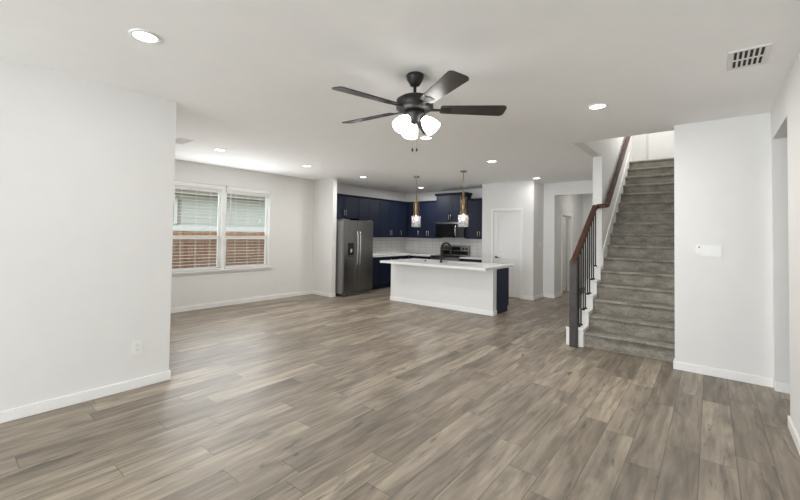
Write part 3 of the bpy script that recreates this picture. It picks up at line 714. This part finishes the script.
# ------------------------------------------------------------------ lights
def pendant(x, y, label):
    t = thing('pendant_light', label, 'pendant light', (x, y, H), 'brass pendants over the island')
    MB().lathe([(.066, 0), (.066, -.014), (.05, -.026), (.012, -.032)], 28).build('canopy', M['brass'], t)
    MB().tube([(0, 0, -.03), (0, 0, -.46)], .0065, 10).build('rod', M['brass'], t)
    b = MB(); b.lathe([(.012, -.40), (.020, -.42), (.020, -.55), (.034, -.56), (.034, -.865), (.026, -.87)], 28)
    for k in range(4):
        a = math.pi/4+k*math.pi/2; x_, y_ = .056*math.cos(a), .056*math.sin(a)
        b.tube([(x_*.8, y_*.8, -.50), (x_, y_, -.52), (x_, y_, -.89)], .005, 6)
    b.build('socket_sleeve', M['brass'], t)
    b = MB(); r_ = .100
    b.lathe([(.03, -.878), (r_, -.88), (r_, -1.115), (r_-.004, -1.115), (r_-.004, -.886), (.03, -.884)], 32, caps=False); b.build('glass_shade', M['seeded'], t)
    b = MB(); b.lathe([(.0, -.86), (.012, -.87), (.014, -.90), (.027, -.935), (.026, -.965), (.0, -.985)], 16); b.build('bulb', M['bulb'], t)
    return t
pendant(-4.95, 6.923, 'brass and clear glass pendant over the island, the farther left one')
pendant(-3.762, 6.867, 'brass and clear glass pendant over the island, the one in front of the microwave')

cans = [(-2.84, .89, 'recessed ceiling light nearest the camera above the left wall', .5),
        (-5.848, 2.912, 'recessed ceiling light in front of the left half of the dining window', 1),
        (-5.879, 4.636, 'recessed ceiling light between the dining window and the divider wall', 1),
        (-5.983, 6.30, 'recessed ceiling light in front of the refrigerator', 1),
        (-6.022, 8.634, 'recessed ceiling light by the kitchen corner, beside the left pendant', 1.8),
        (-2.864, 6.218, 'recessed ceiling light between right pendant and staircase', 1),
        (-2.921, 8.603, 'recessed ceiling light beside the hall opening', .35),
        (-.839, 4.185, 'recessed ceiling light in front of the stairs', 1.7),
        (-2.864, 4.207, 'recessed ceiling light seen just below the ceiling fan lamps', 1)]
CANW = 13
for x, y, lab, s in cans:
    t = thing('recessed_light', lab, 'ceiling light', (x, y, H), 'recessed ceiling lights')
    MB().lathe([(.092, 0), (.090, -.006), (.072, -.010), (.070, -.004), (.070, 0)], 32, caps=False).build('trim_ring', M['plate'], t)
    MB().lathe([(.0, -.007), (.070, -.006), (.070, -.001), (0, -.001)], 32, caps=False).build('lens', M['can'], t)
    area('lamp', (0, 0, -.014), (0, 0, 0), .13, .13, CANW*s, (1, .975, .94), 'DISK', t)
# hall lamp further inside and entry lamp are out of view
def ceiling_vent(x, y, wx, wy, label, nlou, two=True, rz=0, mrg=.025):
    t = thing('ceiling_vent', label, 'vent', (x, y, H), None, rz)
    b = MB(); hx, hy = wx/2, wy/2
    b.box(-hx, -hy, -.008, hx, -hy+mrg, 0).box(-hx, hy-mrg, -.008, hx, hy, 0).box(-hx, -hy+mrg, -.008, -hx+mrg, hy-mrg, 0).box(hx-mrg, -hy+mrg, -.008, hx, hy-mrg, 0)
    b.build('frame', M['white'], t, bevel=.002)
    MB().box(-hx+mrg, -hy+mrg, -.001, hx-mrg, hy-mrg, -.0002).build('duct_opening', M['duct'], t)
    b = MB(); L = wx-2*mrg
    for k in range(nlou+1):
        xx = -hx+mrg+L*k/nlou
        c = MB(); 
        b2 = MB().box(-.007, -hy+mrg, -.0012, .007, hy-mrg, .0).xf(Tm(xx, 0, -.006) @ Rm(R(-25), 'Y'))
        b._merge(b2.bm)
    if two: b.box(-hx+mrg, -.006, -.010, hx-mrg, .006, -.002)
    b.build('louvers', M['white'], t)
    return t
ceiling_vent(.205, 3.69, .215, .37, 'white ceiling air register with dark louvers, top right by the right wall', 6)
ceiling_vent(-5.76, 2.29, .36, .20, 'white ceiling register half hidden behind the left wall corner', 9)
ceiling_vent(-6.60, 8.11, .30, .16, 'small ceiling register above the kitchen wall cabinets', 8)

# ------------------------------------------------------------------ ceiling fan
t = thing('ceiling_fan', 'dark five blade ceiling fan with frosted glass lamps', 'ceiling fan', (-1.806, 2.487, H))
MB().lathe([(.066, 0), (.072, -.012), (.066, -.04), (.045, -.075), (.036, -.090), (.014, -.094)], 32).build('canopy', M['darkmetal'], t)
MB().tube([(0, 0, -.08), (0, 0, -.19)], .0125, 12).build('downrod', M['darkmetal'], t)
MB().lathe([(.02, -.155), (.05, -.165), (.115, -.185), (.145, -.205), (.148, -.235), (.148, -.275), (.12, -.292), (.06, -.30)], 40).build('motor_housing', M['darkmetal'], t)
MB().lathe([(.075, -.298), (.085, -.315), (.085, -.335), (.060, -.36), (.036, -.385), (.012, -.40), (0, -.402)], 32).build('light_kit_hub', M['darkmetal'], t)
ZB = -.278
for k in range(5):
    a = R(-175 + 72*k)
    mt = Tm(0, 0, ZB) @ Rm(a, 'Z') @ Tm(0, 0, 0) @ Rm(R(-12), 'X')
    # blade outline with rounded corners
    pl = []; x0, x1, w0, w1, rc = .205, .725, .056, .076, .035
    pl += [(x0, -w0+.012), (x0+.02, -w0)]
    for q in range(7):
        g = R(-90+15*q); pl.append((x1-rc+rc*math.cos(g), -w1+rc+rc*math.sin(g)))
    for q in range(7):
        g = R(15*q); pl.append((x1-rc+rc*math.cos(g), w1-rc+rc*math.sin(g)))
    pl += [(x0+.02, w0), (x0, w0-.012)]
    bl = MB().prism(pl, 'z', -.004, .004).xf(mt).build('blade', M['blade'], t)
    b = MB(); b.prism([(.205, -.02), (.285, -.038), (.30, 0), (.285, .038), (.205, .02)], 'z', -.008, -.0042)
    b.prism([(.075, -.016), (.215, -.012), (.215, .012), (.075, .016)], 'z', -.010, -.002)
    b.xf(mt).build('blade_bracket', M['darkmetal'], bl)
for ang in (20, 140, 260):
    a = R(ang)
    mt = Tm(0, 0, -.345) @ Rm(a, 'Z') @ Tm(.062, 0, 0) @ Rm(R(-42), 'Y')   # local -z points down and outwards
    MB().lathe([(.014, .02), (.024, .0), (.027, -.025), (.022, -.03)], 20, mt).build('lamp_holder', M['darkmetal'], t)
    b = MB(); b.lathe([(.028, -.022), (.040, -.04), (.056, -.075), (.063, -.11), (.066, -.145), (.063, -.145), (.059, -.11), (.052, -.075), (.036, -.04), (.025, -.022)], 28, mt, caps=False)
    sh = b.build('glass_shade', M['shade'], t)
    MB().lathe([(.0, -.03), (.012, -.035), (.028, -.07), (.026, -.095), (.0, -.115)], 16, mt).build('bulb', M['bulb'], sh)
for dx in (-.012, .018):
    b = MB(); b.tube([(dx, dx*.6, -.39), (dx, dx*.6, -.59)], .0014, 6); c = b.build('pull_chain', M['nickel'], t)
    MB().lathe([(0, -.59), (.007, -.595), (.008, -.615), (0, -.62)], 10, Tm(dx, dx*.6, 0)).build('chain_fob', M['black'], c)

# hall lamp out of view, and an unseen lamp added to brighten the study
area('hall_lamp', (-2.1, 10.9, H-.014), (0, 0, 0), .13, .13, 6, (1, .96, .90), 'DISK')
area('study_fill', (-3.9, 10.6, H-.014), (0, 0, 0), .13, .13, 9, (1, .96, .90), 'DISK')
